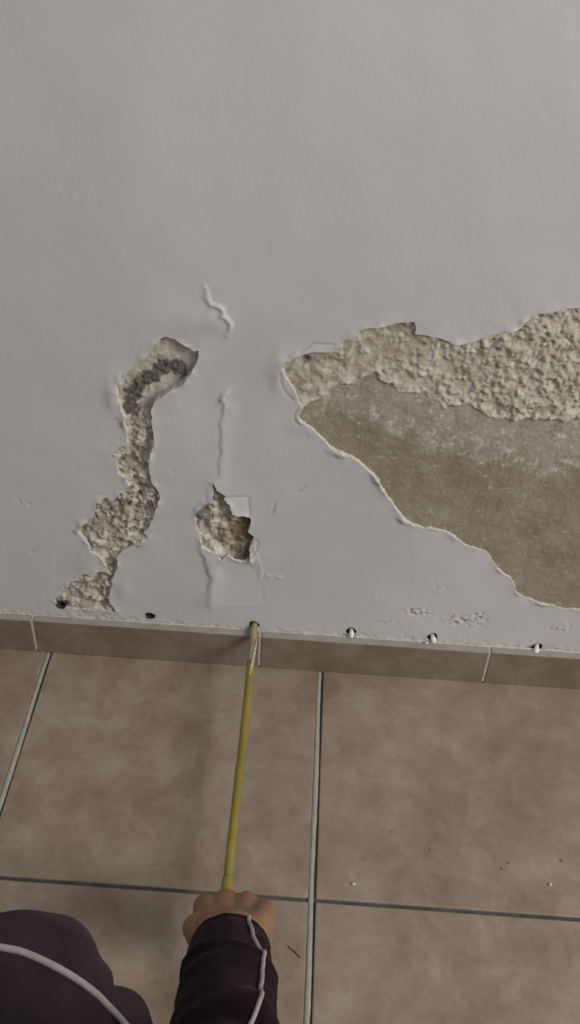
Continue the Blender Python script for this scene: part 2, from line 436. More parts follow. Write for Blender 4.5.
def depth_C(x, z, sd):
    d, t, s = line_d(x, z, W(BND_px)); below = -s*d
    # side sign: positive when under the boundary line
    zb = np.interp(x, *np.array(W(BND_px)).T) - z + fbm(x, z, .018, 3, 41)*.006
    zo = np.interp(x, *np.array(W(OLI_px)).T) - z + fbm(x, z, .03, 4, 42)*.016
    cem = sstep(-.0015, .0025, zb)
    xr = sstep(.42, .60, x)
    g1, r1 = grains(x+.002*fbm(x, z, .01, 2, 81), z+.002*fbm(x, z, .01, 2, 82), .0075, 1); g2_, r2 = grains(x, z, .0042, 2)
    lump = grit(x, z, .035, 45); clus = sstep(-.35, .45, grit(x, z, .022, 43)+.5*xr)
    rough = .0022*lump + clus*(.0026*g1*(.2+.8*r1)+.0016*g2_*r2) + .0010*grit(x, z, .0045, 44) + .0016*grit(x, z, .010, 83)
    pl = .0058 - rough*(.65+.75*xr) - .0012*np.exp(-(zb/.012)**2)
    cm = .0052 - .0010*sstep(.36, .50, x) - .0026*sstep(.40, .50, x)*sstep(-.05, 0, sd)*sstep(.32, .26, z) + .0005*grit(x, z, .02, 46) + .0003*grit(x, z, .005, 47) + .0012*cem*sstep(.03, .0, zb)
    pl = np.minimum(pl, cm+.0016)
    y = pl*(1-cem)+cm*cem
    # shallow trowel scar and pits
    dd, tt, ss = line_d(x, z, W(zz([(300,165),(330,180),(370,185)], 420, 300, 3.625))); y -= .003*np.exp(-(dd/.003)**2)
    for px, py, r, dp in ((502,413,.010,.005),(306,362,.007,.004),(495,348,.006,.003),(400,391,.004,.002)):
        cx, cz = wall_pt(px, py); y += dp*np.exp(-((x-cx)**2+(z-cz)**2)/(r*r))
    y = np.clip(y, .0008, .0118)
    band = sstep(.010, -.010, zo)*cem
    n = grit(x, z, .012, 48); n2 = grit(x, z, .05, 49)
    n3 = grit(x, z, .0045, 88)
    wh = band*sstep(.15, 1.0, n*.7+.5*n2+.5*n3)*.6
    wh = np.maximum(wh, cem*np.exp(-((zo+.004)/.010)**2)*sstep(-.1, .9, n*.7+.6*n3)*.65)
    wh = np.maximum(wh, cem*.4*sstep(.65, 1.1, grit(x, z, .009, 50)))
    wh = np.maximum(wh, (1-cem)*np.maximum(np.exp(-(zb/.012)**2)*.5, clus*.45*sstep(.55, .95, r1)))
    cx, cz = wall_pt(306, 362); dark = .9*np.exp(-(((x-cx)/.006)**2+((z-cz)/.006)**2)**2)
    br = .0*x
    for px, py, r in ((288,372,.004),(291,385,.003),(400,392,.003),(495,348,.006)):
        cx, cz = wall_pt(px, py); dark = np.maximum(dark, .6*np.exp(-((x-cx)**2+(z-cz)**2)/(r*r)))
    fl = poly_sd(x, z, W([(380,326),(416,318),(418,336),(400,340)]))
    br = np.maximum(br, .35*sstep(.006, -.006, fl))
    return y, dict(cement=cem, grey=band*.85, white=np.clip(wh, 0, 1), dark=dark, brown=br)
def depth_A(x, z, sd):
    zt = wall_pt(150, 415)[1]; up = sstep(zt-.01, zt+.01, z)
    g1, r1 = grains(x+.003*fbm(x, z, .012, 2, 84), z+.003*fbm(x, z, .012, 2, 85), .0085, 3); g2_, r2 = grains(x, z, .0042, 4)
    y = .0075 - (.0042*grit(x, z, .020, 51)+.0046*g1*(.15+.85*r1)+.0022*g2_*r2+.0014*grit(x, z, .0045, 57))*(1-.8*up) - .0025*sstep(-.004, .002, sd)*(1-up)*(grit(x, z, .02, 53) > -.1)
    d, t, s = line_d(x, z, W(zz([(290,290),(300,235),(345,195),(395,160),(440,155),(450,170)], 40, 320, 3.222)))
    cl = sstep(.0115, .0075, d+grit(x, z, .008, 54)*.004)
    y = y + up*.001 - cl*(.0012+.0022*grit(x, z, .0055, 55)*up)
    y = np.clip(y, -.0028, .0122)
    hx0, hz0 = HOLES[0]; hd = sstep(.0068, .0055, np.hypot(x-hx0, z-hz0)); y = y+.03*hd  # drilled hole here is sunk and coloured dark for its inner shade
    zm = wall_pt(130, 500)[1]; n = grit(x, z, .014, 56)
    mid = np.exp(-((z-zm)/.05)**2)
    return y, dict(dark=np.maximum(np.maximum(cl*.85, hd), .55*mid*(r2 < .22)), grey=np.clip(.3*up+.35*(1-up)*sstep(-.3, .3, n)+mid*sstep(-.2, .4, n)*.8*(r1 < .75), 0, 1), white=np.clip(.25*up*(1-cl)+.35*sstep(.1, .7, n)*(1-cl)+.6*(1-up)*sstep(.66, .9, r1), 0, 1),
                   brown=.45*(1-up)*sstep(.0, .6, -n)*(r1 < .6)+.5*up*sstep(-.004, .0, sd)*(x > wall_pt(185, 350)[0]))
def depth_B(x, z, sd):
    xr = sstep(wall_pt(225, 530)[0], wall_pt(248, 530)[0], x)
    g1, r1 = grains(x+.003*fbm(x, z, .012, 2, 86), z+.003*fbm(x, z, .012, 2, 87), .0075, 5)
    y = .0085 - (.0036*grit(x, z, .016, 61)+.0034*g1*r1+.001*grit(x, z, .0035, 66))*(1-.35*xr) + .002*xr
    low = sstep(wall_pt(225, 540)[1], wall_pt(225, 555)[1], z)
    y = y*(1-low*sstep(-.010, .0, sd)*.9)
    y = np.clip(y, -.0005, .0120)
    n = grit(x, z, .012, 63); cx, cz = wall_pt(198.5, 517); bl = np.exp(-(((x-cx)/.006)**2+((z-cz)/.013)**2)**2)
    d, t, s = line_d(x, z, W([(208,502),(212,520),(205,537),(222,555)])); wl = np.exp(-(d/.010)**2)
    return y, dict(brown=np.clip(.25+.75*xr*sstep(-.5, .3, n+.5)+.5*sstep(0, .5, -n), 0, 1)*(1-.8*wl), white=np.clip(wl*sstep(-.4, .3, n)*.9+.5*sstep(.25, .7, n), 0, 1), grey=.4+0*x, blue=bl*.9,
                   dark=.75*np.exp(-((x-wall_pt(240, 555)[0])**2+(z-wall_pt(240, 555)[1])**2)/.008**2))
patch('exposed_plaster', 'C', depth_C, 'large bare patch of gritty plaster over olive cement')
patch('exposed_plaster', 'A', depth_A, 'crooked strip of crumbling plaster with dark grey crust')
patch('exposed_plaster', 'B', depth_B, 'small ragged brown hole with white crumbs')

# drilled injection holes in the wall
for k, (hx, hz) in enumerate(HOLES):
    Vv, Ff = [], []
    n = 20
    for j, (y, s) in enumerate(((.0005, 1.12), (.02, 1.08), (.05, 1.0))):
        for px, pz in hole_poly((hx, hz), k): Vv.append((hx+(px-hx)*s, y, hz+(pz-hz)*s))
    for j in range(2):
        for i in range(n): i2 = (i+1) % n; Ff.append((j*n+i, j*n+i2, (j+1)*n+i2, (j+1)*n+i))
    Ff.append(tuple(2*n+i for i in range(n)))
    o = mesh('drill_hole', Vv, Ff, M_hole, wall); o['label'] = 'dark drilled hole above the skirting'

# ------------------------------------------------------------------ floor: tiles over grout
TW = .40; JV, JH = .0090, .0050; Y1 = -.3693; TH = .0
floor = mesh('floor', [(-2.0, .02, -.012), (3.0, .02, -.012), (3.0, -3.2, -.012), (-2.0, -3.2, -.012),
                       (-2.0, .02, -.0032), (3.0, .02, -.0032), (3.0, -3.2, -.0032), (-2.0, -3.2, -.0032)],
             [(0, 1, 2, 3), (7, 6, 5, 4), (0, 4, 5, 1), (1, 5, 6, 2), (2, 6, 7, 3), (3, 7, 4, 0)], M_gdark, None, False)
tag(floor, 'beige ceramic tiled floor with dark joints', kind='structure')
def tile_mesh(name, wx, wy):
    bm = bevel_box(0, wx, -wy, 0, -.0055, 0, .0016, 2); me = bpy.data.meshes.new(name); bm.to_mesh(me); bm.free(); me.materials.append(M_tile); return me
full = tile_mesh('floor_tile', TW-JV, TW-JH); cut = tile_mesh('floor_tile_cut', TW-JV, -Y1-JH/2-.0136)
for i in range(-5, 7):
    for j in range(-1, 7):
        me_ = cut if j < 0 else full
        o = bpy.data.objects.new('floor_tile', me_); COL.objects.link(o); o.parent = floor
        y = -.0136 if j < 0 else Y1-JH/2-j*TW
        o.location = (i*TW+JV/2, y, random.uniform(-.0005, .0003)); o.rotation_euler = (random.uniform(-.001, .001), random.uniform(-.001, .001), 0)
# strip along the left of each lengthwise joint, painted pale as its lit bevel
def lit_grout_strip():
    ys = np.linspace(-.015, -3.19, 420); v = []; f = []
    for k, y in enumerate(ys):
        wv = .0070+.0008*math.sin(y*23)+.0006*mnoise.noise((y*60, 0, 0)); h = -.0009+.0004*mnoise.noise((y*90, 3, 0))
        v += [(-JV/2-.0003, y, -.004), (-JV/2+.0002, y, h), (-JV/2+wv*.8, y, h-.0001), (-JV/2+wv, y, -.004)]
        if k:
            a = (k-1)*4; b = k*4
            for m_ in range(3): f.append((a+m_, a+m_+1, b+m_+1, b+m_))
    me = bpy.data.meshes.new('lit_grout_line'); me.from_pydata(v, [], f); me.update(); smooth(me); me.materials.append(M_glight); return me
gm = lit_grout_strip()
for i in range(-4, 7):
    o = bpy.data.objects.new('lit_grout_line', gm); COL.objects.link(o); o.parent = floor; o.location = (i*TW, 0, 0)

# ------------------------------------------------------------------ skirting
SH, ST, SL, SX = .0635, .0140, .3281, -.0181
base = mesh('baseboard_back', [(-2, -.0128, .0002), (3, -.0128, .0002), (3, -.0128, SH-.0012), (-2, -.0128, SH-.0012), (-2, -.0005, .0002), (3, -.0005, .0002), (3, -.0005, SH-.0012), (-2, -.0005, SH-.0012)],
            [(0, 1, 2, 3), (3, 2, 6, 7), (5, 4, 7, 6), (0, 3, 7, 4), (1, 5, 6, 2), (0, 4, 5, 1)], M_wgrout, None, False)
tag(base, 'low beige tiled skirting along the foot of the wall', kind='structure')
bm = bevel_box(.0015, SL-.0015, -ST, -.0022, -.0030, SH, .0016, 3); sme = bpy.data.meshes.new('skirting_tile'); bm.to_mesh(sme); bm.free(); sme.materials.append(M_skirt); sme.materials.append(M_topedge)
for p_ in sme.polygons: p_.material_index = 1 if p_.normal.z > .75 else 0  # upward faces take the paler, greyer colour
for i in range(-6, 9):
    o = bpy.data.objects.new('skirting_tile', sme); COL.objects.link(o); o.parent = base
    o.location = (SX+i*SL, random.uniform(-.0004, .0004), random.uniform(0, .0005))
# ragged filler bead where skirting meets the wall
v, f = [], []
xs = np.arange(-.5, 1.3, .0022)
for k, x in enumerate(xs):
    n_ = float(fbm(np.array([x]), np.array([.3]), .012, 3, 71)[0]); n2 = float(fbm(np.array([x]), np.array([.9]), .016, 4, 72)[0])
    w_ = .0018+.0014*n_; h_ = max(.0002, .0006+.0014*n2)
    for hx_, _ in HOLES:
        if abs(x-hx_) < .007: h_ = .0004; w_ = min(w_, .0020)
    v += [(x, .0005, SH+h_*1.3), (x, -w_*.45, SH+h_), (x, -w_, SH+h_*.35), (x, -w_*1.1, SH-.0012)]
    if k:
        a = (k-1)*4; b = k*4
        for m_ in range(3): f.append((a+m_, b+m_, b+m_+1, a+m_+1))
o = mesh('filler_bead', v, f, M_bead, base); o['label'] = 'ragged white filler line on top of the skirting'

# ------------------------------------------------------------------ injection plugs
def plug(hx, hz, tilt, yaw, out, label, s=1.0):
    prof = [(-.016, .0030), (-.006, .0036), (-.001, .0040), (.001, .0047), (.0028, .0049), (.0046, .0042), (.0072, .0028), (.0098, .0015), (.0112, .0005)]
    V_, F_ = [], []; n = 16
    d = Vector((math.sin(yaw)*math.cos(tilt), -math.cos(yaw)*math.cos(tilt), -math.sin(tilt))); u = d.orthogonal().normalized(); b = d.cross(u)
    for t, r in prof:
        for k in range(n):
            a = 2*math.pi*k/n; V_.append(d*t*s + (u*math.cos(a)+b*math.sin(a))*r*s)
    for j in range(len(prof)-1):
        for k in range(n): k2 = (k+1) % n; F_.append((j*n+k, j*n+k2, (j+1)*n+k2, (j+1)*n+k))
    F_.append(tuple(range(n-1, -1, -1))); F_.append(tuple((len(prof)-1)*n+k for k in range(n)))
    o = mesh('injection_plug', V_, F_, M_plug); o.location = (hx, out, hz)
    tag(o, label, 'plug', 'white plugs in the drilled holes'); return o
plug(HOLES[3][0]+.001, HOLES[3][1]-.0028, .45, .1, .0005, 'short white plug nearest the yellow hose, in a drilled hole', .80)
plug(HOLES[4][0]+.001, HOLES[4][1]-.0030, .40, .35, .0005, 'white plug beside a crumb of filler, middle one of the three', .84)
plug(HOLES[5][0]-.0005, HOLES[5][1]-.0022, .45, -.1, -.0010, 'pointed white plug under the big bare patch, farthest right', .92)

# ------------------------------------------------------------------ yellow hose
def mat_hose():
    k = Nt('yellow_hose_rubber', .38, .5); n = k.noise(28, 5, .6); n2 = k.noise(9, 2)
    k.col(k.mix(.5, k.ramp(n, [(.3, (.13, .092, .012)), (.7, (.31, .24, .045))]), k.ramp(n2, [(.35, (.17, .125, .020)), (.65, (.30, .235, .045))]))); k.bump(n, .0008, .4); return k.m
M_hose = mat_hose()
k = Nt('cloudy_nozzle_plastic', .32, .5); k.col(k.ramp(k.noise(40, 4), [(.3, (.20, .165, .075)), (.7, (.38, .34, .20))])); M_noz = k.m
M_foil = mat_plain('torn_clear_film', (.36, .33, .25), (.52, .49, .40), 60, .25, .6)
hose_root = empty('injection_hose', (HOLES[2][0], -.02, .0))
tag(hose_root, 'yellow hose pushed into a drilled wall hole and gripped by a hand', 'hose')
P0 = Vector((HOLES[2][0], .03, HOLES[2][1]-.0003)); hx_, hy_ = floor_pt(227.5, 893, .052); P1 = Vector((hx_, hy_, .052))
dirv = (P1-P0)
def hp(t):
    p = P0+dirv*t; p.x += .0010*math.sin(t*5.0); p.z -= .004*math.sin(math.pi*min(max(t, 0), 1)); return p
def hose_part(name, t0, t1, rf, mat, n=40):
    ts = [t0+(t1-t0)*i/n for i in range(n+1)]
    V_, F_ = tube([hp(t) for t in ts], [rf(t) for t in ts], 18)
    o = mesh(name, V_, F_, mat, hose_root); o.matrix_parent_inverse = Matrix.Translation(hose_root.location).inverted(); return o
hose_part('nozzle', 0, .235, lambda t: .0050+.0002*math.sin(t*60), M_noz, 30)['label'] = 'cloudy pale nozzle end'
hose_part('tube', .22, 1.32, lambda t: .0057+.00018*math.sin(t*31)+.00012*math.sin(t*83), M_hose, 90)
hose_part('collar', .955, 1.02, lambda t: .0071-.0007*abs(t-.987)/.033, M_hose, 14)
# torn clear film wound round the joint of the nozzle
V_, F_ = [], []
for i in range(60):
    t = .125+.16*i/59; p = hp(t); a = .35+i*.022; wv = .0020*(.4+.6*math.sin(math.pi*i/59))
    for sgn in (-1, 0, 1):
        aa = a+sgn*wv/.006; r = .0064+.0004*math.sin(i*.9+sgn)
        V_.append(p+Vector((math.cos(aa)*r, 0, math.sin(aa)*r)))
    if i:
        b0 = (i-1)*3; b1 = i*3
        for s_ in range(2): F_.append((b0+s_, b0+s_+1, b1+s_+1, b1+s_))
o = mesh('film_wrap', V_, F_, M_foil, hose_root); o.matrix_parent_inverse = Matrix.Translation(hose_root.location).inverted()
sm = o.modifiers.new('t', 'SOLIDIFY'); sm.thickness = .0004

# ------------------------------------------------------------------ person kneeling at the wall
def ico(bm, c, r, sub=2):
    return bmesh.ops.create_icosphere(bm, subdivisions=sub, radius=r, matrix=Matrix.Translation(c))['verts']
def capsule_mesh(chains):
    """chains: lists of (point, radius); neighbouring balls are joined by their convex hull"""
    allv, allf = [], []
    for ch in chains:
        for (p, r), (q_, s_) in zip(ch[:-1], ch[1:]):
            bm = bmesh.new(); ico(bm, p, r); ico(bm, q_, s_)
            res = bmesh.ops.convex_hull(bm, input=bm.verts)
            dead = [g for g in res['geom_interior'] if isinstance(g, bmesh.types.BMVert)]
            bmesh.ops.delete(bm, geom=dead, context='VERTS')
            bm.verts.index_update(); o_ = len(allv)
            allv += [v.co.copy() for v in bm.verts]; allf += [tuple(o_+v.index for v in f.verts) for f in bm.faces]
            bm.free()
    me = bpy.data.meshes.new('tmp'); me.from_pydata(allv, [], allf); me.update(); return me
def blob(name, chains, voxel, smooth_it, mat, parent):
    me = capsule_mesh(chains); o = bpy.data.objects.new('tmp', me); COL.objects.link(o)
    r = o.modifiers.new('r', 'REMESH'); r.mode = 'VOXEL'; r.voxel_size = voxel; r.use_smooth_shade = True
    if smooth_it:
        s_ = o.modifiers.new('s', 'SMOOTH'); s_.factor = .5; s_.iterations = smooth_it
    dg = bpy.context.evaluated_depsgraph_get(); em = bpy.data.meshes.new_from_object(o.evaluated_get(dg))
    bpy.data.objects.remove(o); bpy.data.meshes.remove(me)
    em.name = name; smooth(em); em.materials.clear()
    return link(name, em, mat, parent)
Vc = Vector
k = Nt('skin', .55, .35); k.col(k.ramp(k.noise(35, 4), [(.3, (.215, .120, .066)), (.7, (.29, .168, .098))])); k.bump(k.noise(300, 3), .0006, .5)
k.b.inputs['Subsurface Weight'].default_value = .08; k.b.inputs['Subsurface Radius'].default_value = (.01, .004, .002); M_skin = k.m
def mat_velour(name, c0, c1):
    k = Nt(name, .9, .06); k.col(k.ramp(k.noise(22, 4), [(.3, c0), (.7, c1)])); k.bump(k.noise(420, 2), .0006, .5)
    k.b.inputs['Sheen Weight'].default_value = .10; k.b.inputs['Sheen Roughness'].default_value = .45; k.b.inputs['Sheen Tint'].default_value = (.55, .42, .48, 1); return k.m
M_jacket = mat_velour('dark_plum_velour', (.0050, .0020, .0030), (.012, .0052, .0072))
M_trous = mat_velour('plum_velour', (.022, .015, .019), (.042, .029, .037))
M_pipe = mat_plain('pale_piping', (.30, .26, .265), (.38, .335, .34), 200, .7)
M_shoe = mat_plain('black_shoe_leather', (.02, .02, .02), (.045, .045, .045), 80, .5)
M_sole = mat_plain('shoe_sole', (.25, .24, .22), (.33, .32, .30), 80, .8)
M_hair = mat_plain('dark_hair', (.012, .009, .007), (.035, .026, .02), 150, .6)
M_eye = mat_plain('eye_white', (.6, .58, .55), (.66, .64, .62), 50, .3); M_iris = mat_plain('iris', (.02, .012, .008), (.05, .03, .02), 80, .25)

person = empty('person', (0, 0, 0))
tag(person, 'person kneeling in dark plum tracksuit with pale piping, gripping a yellow hose', 'person')
WR = Vc((.3150, -.4980, .163)); EL = Vc((.326, -.700, .340)); SHR = Vc((.42, -.862, .600))
SHL = Vc((.14, -1.06, .715)); ELL = Vc((.03, -1.16, .47)); WRL = Vc((.115, -.965, .535))
NECK = Vc((.29, -1.03, .765)); HEAD = Vc((.295, -1.065, .925)); PEL = Vc((.25, -1.20, .36)); CHEST = Vc((.28, -1.07, .62))
HL = Vc((.165, -1.13, .37)); KL = Vc((*floor_pt(32, 1000, .420), .420)); KL2 = Vc((*floor_pt(-45, 1003, .420), .420)); AL = Vc((.140, -.81, .085)); TL = Vc((.120, -.65, .035))
HR_ = Vc((.34, -1.20, .36)); KR = Vc((.43, -.93, .085)); AR = Vc((.415, -1.33, .075)); TR = Vc((.415, -1.42, .045))
# hands ------------------------------------------------------------
def hand(wrist, a, n, side, curl, thumb):
    """chains for one hand; a = forearm direction, n = back of the hand, side = +1 when the little finger lies along a x n * -1"""
    a = a.normalized(); n = (n-a*n.dot(a)).normalized(); r = a.cross(n)*side       # r points to the little finger
    ch = []
    offs = [-.032, -.0110, .0110, .0305]; mcl = [.078, .081, .076, .068]; seg = [(.040, .025, .019), (.043, .028, .020), (.040, .026, .019), (.032, .020, .017)]
    rad = [.0122, .0124, .0118, .0106]
    for i in range(4):
        base_ = wrist + r*offs[i]*.62 + a*.012; m = wrist + r*offs[i] + a*mcl[i] + n*(.006 if i in (1, 2) else .002)
        ch.append([(base_, .0155), (wrist + r*offs[i]*.85 + a*mcl[i]*.55 - n*.002, .0150), (m, rad[i]*1.18)])
        p = m; ang = 0
        line = [(m, rad[i]*1.18)]
        for j in range(3):
            ang += curl[i][j]; d = a*math.cos(ang) - n*math.sin(ang) - r*(offs[i]*.35)
            p = p + d.normalized()*seg[i][j]; line.append((p, rad[i]*(1.0, .88, .74)[j]))
        ch.append(line)
    for i in range(3):    # palm web
        ch.append([(wrist + r*offs[i]*.9 + a*mcl[i]*.8 - n*.004, .0125), (wrist + r*offs[i+1]*.9 + a*mcl[i+1]*.8 - n*.004, .0125)])
    ch.append([(wrist - n*.004 + r*.018 + a*.01, .017), (wrist - n*.010 + r*.027 + a*.045, .0150)])    # heel of the hand
    line = [(wrist - r*.016 + a*.012 - n*.004, .0155)]
    p = wrist
    for (ca, cr, cn), rr in zip(thumb, (.0145, .0118, .0088)):
        line.append((wrist + a*ca - r*cr - n*cn, rr))
    ch.append(line)
    return ch
fa = (WR-EL).normalized()
nR = Vc((-.06, .73, .68))
curl = [(1.05, 1.55, .95), (1.15, 1.5, .9), (1.2, 1.5, .9), (1.25, 1.45, .9)]
RH = hand(WR, Vc((.0, .70, -.72)), nR, 1, curl, [(.034, .038, .006), (.062, .034, .036), (.074, .012, .056)])
LH = hand(WRL, (KL-HL) + Vc((0, 0, -.10)), Vc((0, .2, 1)), -1, [(.1, .25, .2)]*4, [(.030, .036, .004), (.052, .046, .008), (.076, .046, .012)])
head = []
hf = Vc((0, 1, -.12)).normalized(); hu = Vc((0, .12, 1)).normalized(); hr = Vc((1, 0, 0))
hp3 = lambda x, y, z: HEAD + hr*x + hf*y + hu*z
head += [[(hp3(0, -.02, .03), .086), (hp3(0, .018, .028), .078)], [(hp3(0, .015, .0), .070), (hp3(0, .035, -.055), .048)], [(hp3(0, .035, -.055), .048), (hp3(0, .062, -.092), .022)],
         [(hp3(-.02, .045, -.075), .03), (hp3(.02, .045, -.075), .03)], [(hp3(-.03, .075, .028), .014), (hp3(.03, .075, .028), .014)],
         [(hp3(0, .088, .012), .009), (hp3(0, .108, -.026), .0125)], [(hp3(-.012, .094, -.030), .009), (hp3(.012, .094, -.030), .009)],
         [(hp3(-.018, .082, -.056), .008), (hp3(.018, .082, -.056), .008)], [(hp3(-.016, .080, -.067), .009), (hp3(.016, .080, -.067), .009)],
         [(hp3(-.045, .058, -.01), .018), (hp3(-.03, .06, -.04), .02)], [(hp3(.045, .058, -.01), .018), (hp3(.03, .06, -.04), .02)]]
for s_ in (-1, 1):
    head += [[(hp3(s_*.083, -.006, .018), .011), (hp3(s_*.089, -.016, .0), .012), (hp3(s_*.082, -.004, -.022), .009)]]
neck = [[(NECK+Vc((0, -.02, -.04)), .06), (NECK+Vc((0, 0, .03)), .055), (hp3(0, -.02, -.03), .056)]]
arms = [[(SHR, .038), (EL, .032), (EL.lerp(WR, .35), .032), (EL.lerp(WR, .98), .026), (WR, .0245)], [(WR-Vc((.012, 0, 0)), .021), (WR+Vc((.012, 0, 0)), .021)],
        [(SHL, .052), (ELL, .040), (ELL.lerp(WRL, .35), .041), (WRL, .026)]]
torso = [[(SHL, .055), (NECK.lerp(CHEST, .3), .075), (SHR, .040)], [(NECK, .06), (CHEST, .11), (PEL, .115)], [(HL, .085), (PEL, .10), (HR_, .085)]]
legs = [[(HL, .075), (KL+Vc((-.015, -.02, -.01)), .042), (AL, .036), (TL, .02)], [(HR_, .075), (KR, .050), (AR, .036), (TR, .03)]]
body = blob('body', arms+torso+legs+neck+head+RH+LH, .0034, 4, M_skin, person)

# jacket: torso and left sleeve, plus the near sleeve lofted with its folds
jk = [[(SHR+Vc((-.006, -.004, .004)), .080), (SHR.lerp(EL, .32), .062)], [(SHL, .070), (NECK.lerp(CHEST, .4), .098), (SHR+Vc((-.008, -.006, .0)), .080)], [(NECK+Vc((0, -.02, -.03)), .080), (CHEST, .132), (PEL+Vc((0, 0, .05)), .142)],
      [(SHL, .068), (ELL, .058), (WRL.lerp(ELL, .22), .046)], [(HL+Vc((0, 0, .06)), .10), (HR_+Vc((0, 0, .06)), .10)]]
jacket = blob('jacket', jk, .008, 6, M_jacket, person)
def ruffle(o, fn):
    me = o.data; n = len(me.vertices); nor = np.zeros(n*3); co = np.zeros(n*3)
    me.vertices.foreach_get('normal', nor); me.vertices.foreach_get('co', co); nor = nor.reshape(-1, 3); co = co.reshape(-1, 3)
    co += nor*np.array([fn(Vector(c)) for c in co])[:, None]
    me.vertices.foreach_set('co', co.ravel()); me.update()
ruffle(jacket, lambda c: .006*mnoise.fractal(c*14, .8, 2.0, 3))
def bez(pts, n):
    out = []
    P_ = [pts[0]+(pts[0]-pts[1])]+pts+[pts[-1]+(pts[-1]-pts[-2])]
    for i in range(1, len(P_)-2):
        for k_ in range(n):
            t = k_/n; a, b, c, d = P_[i-1], P_[i], P_[i+1], P_[i+2]
            out.append(.5*((2*b)+(c-a)*t+(2*a-5*b+4*c-d)*t*t+(3*b-a-3*c+d)*t*t*t))
    out.append(pts[-1]); return out
CUFF = WR - fa*.034
spath = bez([CUFF, WR-fa*.05, WR-fa*.12, WR.lerp(EL, .75), EL, EL.lerp(SHR, .5), SHR+Vc((-.01, -.01, -.01))], 22)
NS, NSEG = len(spath), 80
slen = [0.0]
for a, b in zip(spath[:-1], spath[1:]): slen.append(slen[-1]+(b-a).length)
def sleeve_frame(i):
    t = (spath[min(i+1, NS-1)]-spath[max(i-1, 0)]).normalized()
    side = Vc((1, 0, 0)); side = (side-t*side.dot(t)).normalized(); up_ = side.cross(t)   # path runs up the arm
    if up_.z < 0: up_ = -up_
    return side, up_
def sleeve_r(s, th):
    b = np.interp(s, [0, .012, .045, .075, .10, .20, .30, .58], [.0335, .0355, .0375, .0385, .0395, .0395, .0435, .066])
    w_ = 0.0
    # bunched folds: (distance from cuff, slant, height, width)
    for s0, sl, hgt, wd, ph in ((.070, .010, .0050, .010, .9), (.030, -.010, .0012, .010, 2.2), (.112, -.016, .0022, .013, 1.4), (.145, .015, .0026, .015, 3.4), (.18, -.02, .004, .016, .3), (.24, .02, .005, .016, 2.0), (.30, -.03, .006, .018, 4)):
        c = s0+sl*math.cos(th-ph); amp = hgt*(.55+.45*math.cos(th-ph-.7)); dd = (s-c)/wd
        w_ += amp*math.exp(-dd*dd*(2.6 if dd < 0 else .8))
    w_ += .0016*mnoise.noise((math.cos(th)*2.2, math.sin(th)*2.2, s*28))+.0008*mnoise.noise((math.cos(th)*6, math.sin(th)*6, s*70))
    w_ += .0018*math.exp(-((s-.004)/.004)**2)
    return b*(1+.05*math.cos(2*th)) + w_
def sleeve_pt(i, th, off=0.0):
    sd_, up_ = sleeve_frame(i); r_ = sleeve_r(slen[i], th)+off
    return spath[i] + sd_*(r_*math.cos(th)) + up_*(r_*math.sin(th))
V_, F_ = [], []
for i in range(NS):
    for k_ in range(NSEG): V_.append(sleeve_pt(i, 2*math.pi*k_/NSEG))
for i in range(NS-1):
    for k_ in range(NSEG): k2 = (k_+1) % NSEG; F_.append((i*NSEG+k_, i*NSEG+k2, (i+1)*NSEG+k2, (i+1)*NSEG+k_))
bmx = bmesh.new(); mm = bpy.data.meshes.new('sleeve'); mm.from_pydata(V_, [], F_); bmx.from_mesh(mm); bmesh.ops.recalc_face_normals(bmx, faces=bmx.faces); bmx.to_mesh(mm); bmx.free(); smooth(mm)
sleeve = link('sleeve', mm, M_jacket, jacket); so = sleeve.modifiers.new('cloth', 'SOLIDIFY'); so.thickness = .0022; so.offset = -1
sleeve['label'] = 'dark plum sleeve bunched in folds above the wrist'
def sleeve_piping(th_fn, s0, s1):
    pts = [sleeve_pt(i, th_fn(slen[i]), .0010) for i in range(NS) if s0 <= slen[i] <= s1]
    Vv, Ff = tube(pts, .0019, 8); o_ = mesh('piping', Vv, Ff, M_pipe, jacket); o_['label'] = 'pale piping along the sleeve'; return o_
sleeve_piping(lambda s: np.interp(s, [0, .05, .07, .12, .2, .6], [1.12, 1.02, .82, .80, 1.0, .9]), .004, .52)

# trousers
tr = [[(HL, .098), (HL.lerp(KL, .5), .082), (KL+Vc((-.012, -.05, -.004)), .066), (KL, .0545)], [(KL, .0545), (KL2, .0560), (KL2+Vc((.01, -.06, -.01)), .066)], [(KL.lerp(KL2, .4)+Vc((0, -.012, -.02)), .058), (KL.lerp(AL, .5), .064), (AL, .058)],
      [(Vc((*floor_pt(108, 1036, .365), .365)), .034), (Vc((.235, -.80, .37)), .050), (HL.lerp(KL, .5)+Vc((.03, 0, -.01)), .070)],
      [(HL, .10), (PEL+Vc((0, -.02, -.01)), .125), (HR_, .10)], [(HR_, .098), (HR_.lerp(KR, .5), .088), (KR, .078)], [(KR, .076), (KR.lerp(AR, .5), .066), (AR, .056)]]
trousers = blob('trousers', tr, .006, 4, M_trous, person)
def knee_folds(c):
    d = c-KL; w_ = 0
    for ax, off, hgt, wd in ((Vc((.5, .75, .25)), .052, .006, .008), (Vc((.9, .3, -.2)), .050, .004, .007), (Vc((.2, .6, .75)), .040, .004, .010)):
        t_ = (d.dot(ax.normalized())-off+.012*mnoise.noise(c*16))/wd; w_ += hgt*math.exp(-t_*t_*(3 if t_ < 0 else .7))
    return .7*w_*max(0, 1-d.length/.16)+.0030*mnoise.noise(c*24)+.004*mnoise.fractal(c*9, .8, 2, 2)
ruffle(trousers, knee_folds)
bvh = BVHTree.FromPolygons([v.co.copy() for v in trousers.data.vertices], [tuple(p.vertices) for p in trousers.data.polygons])
hits = []
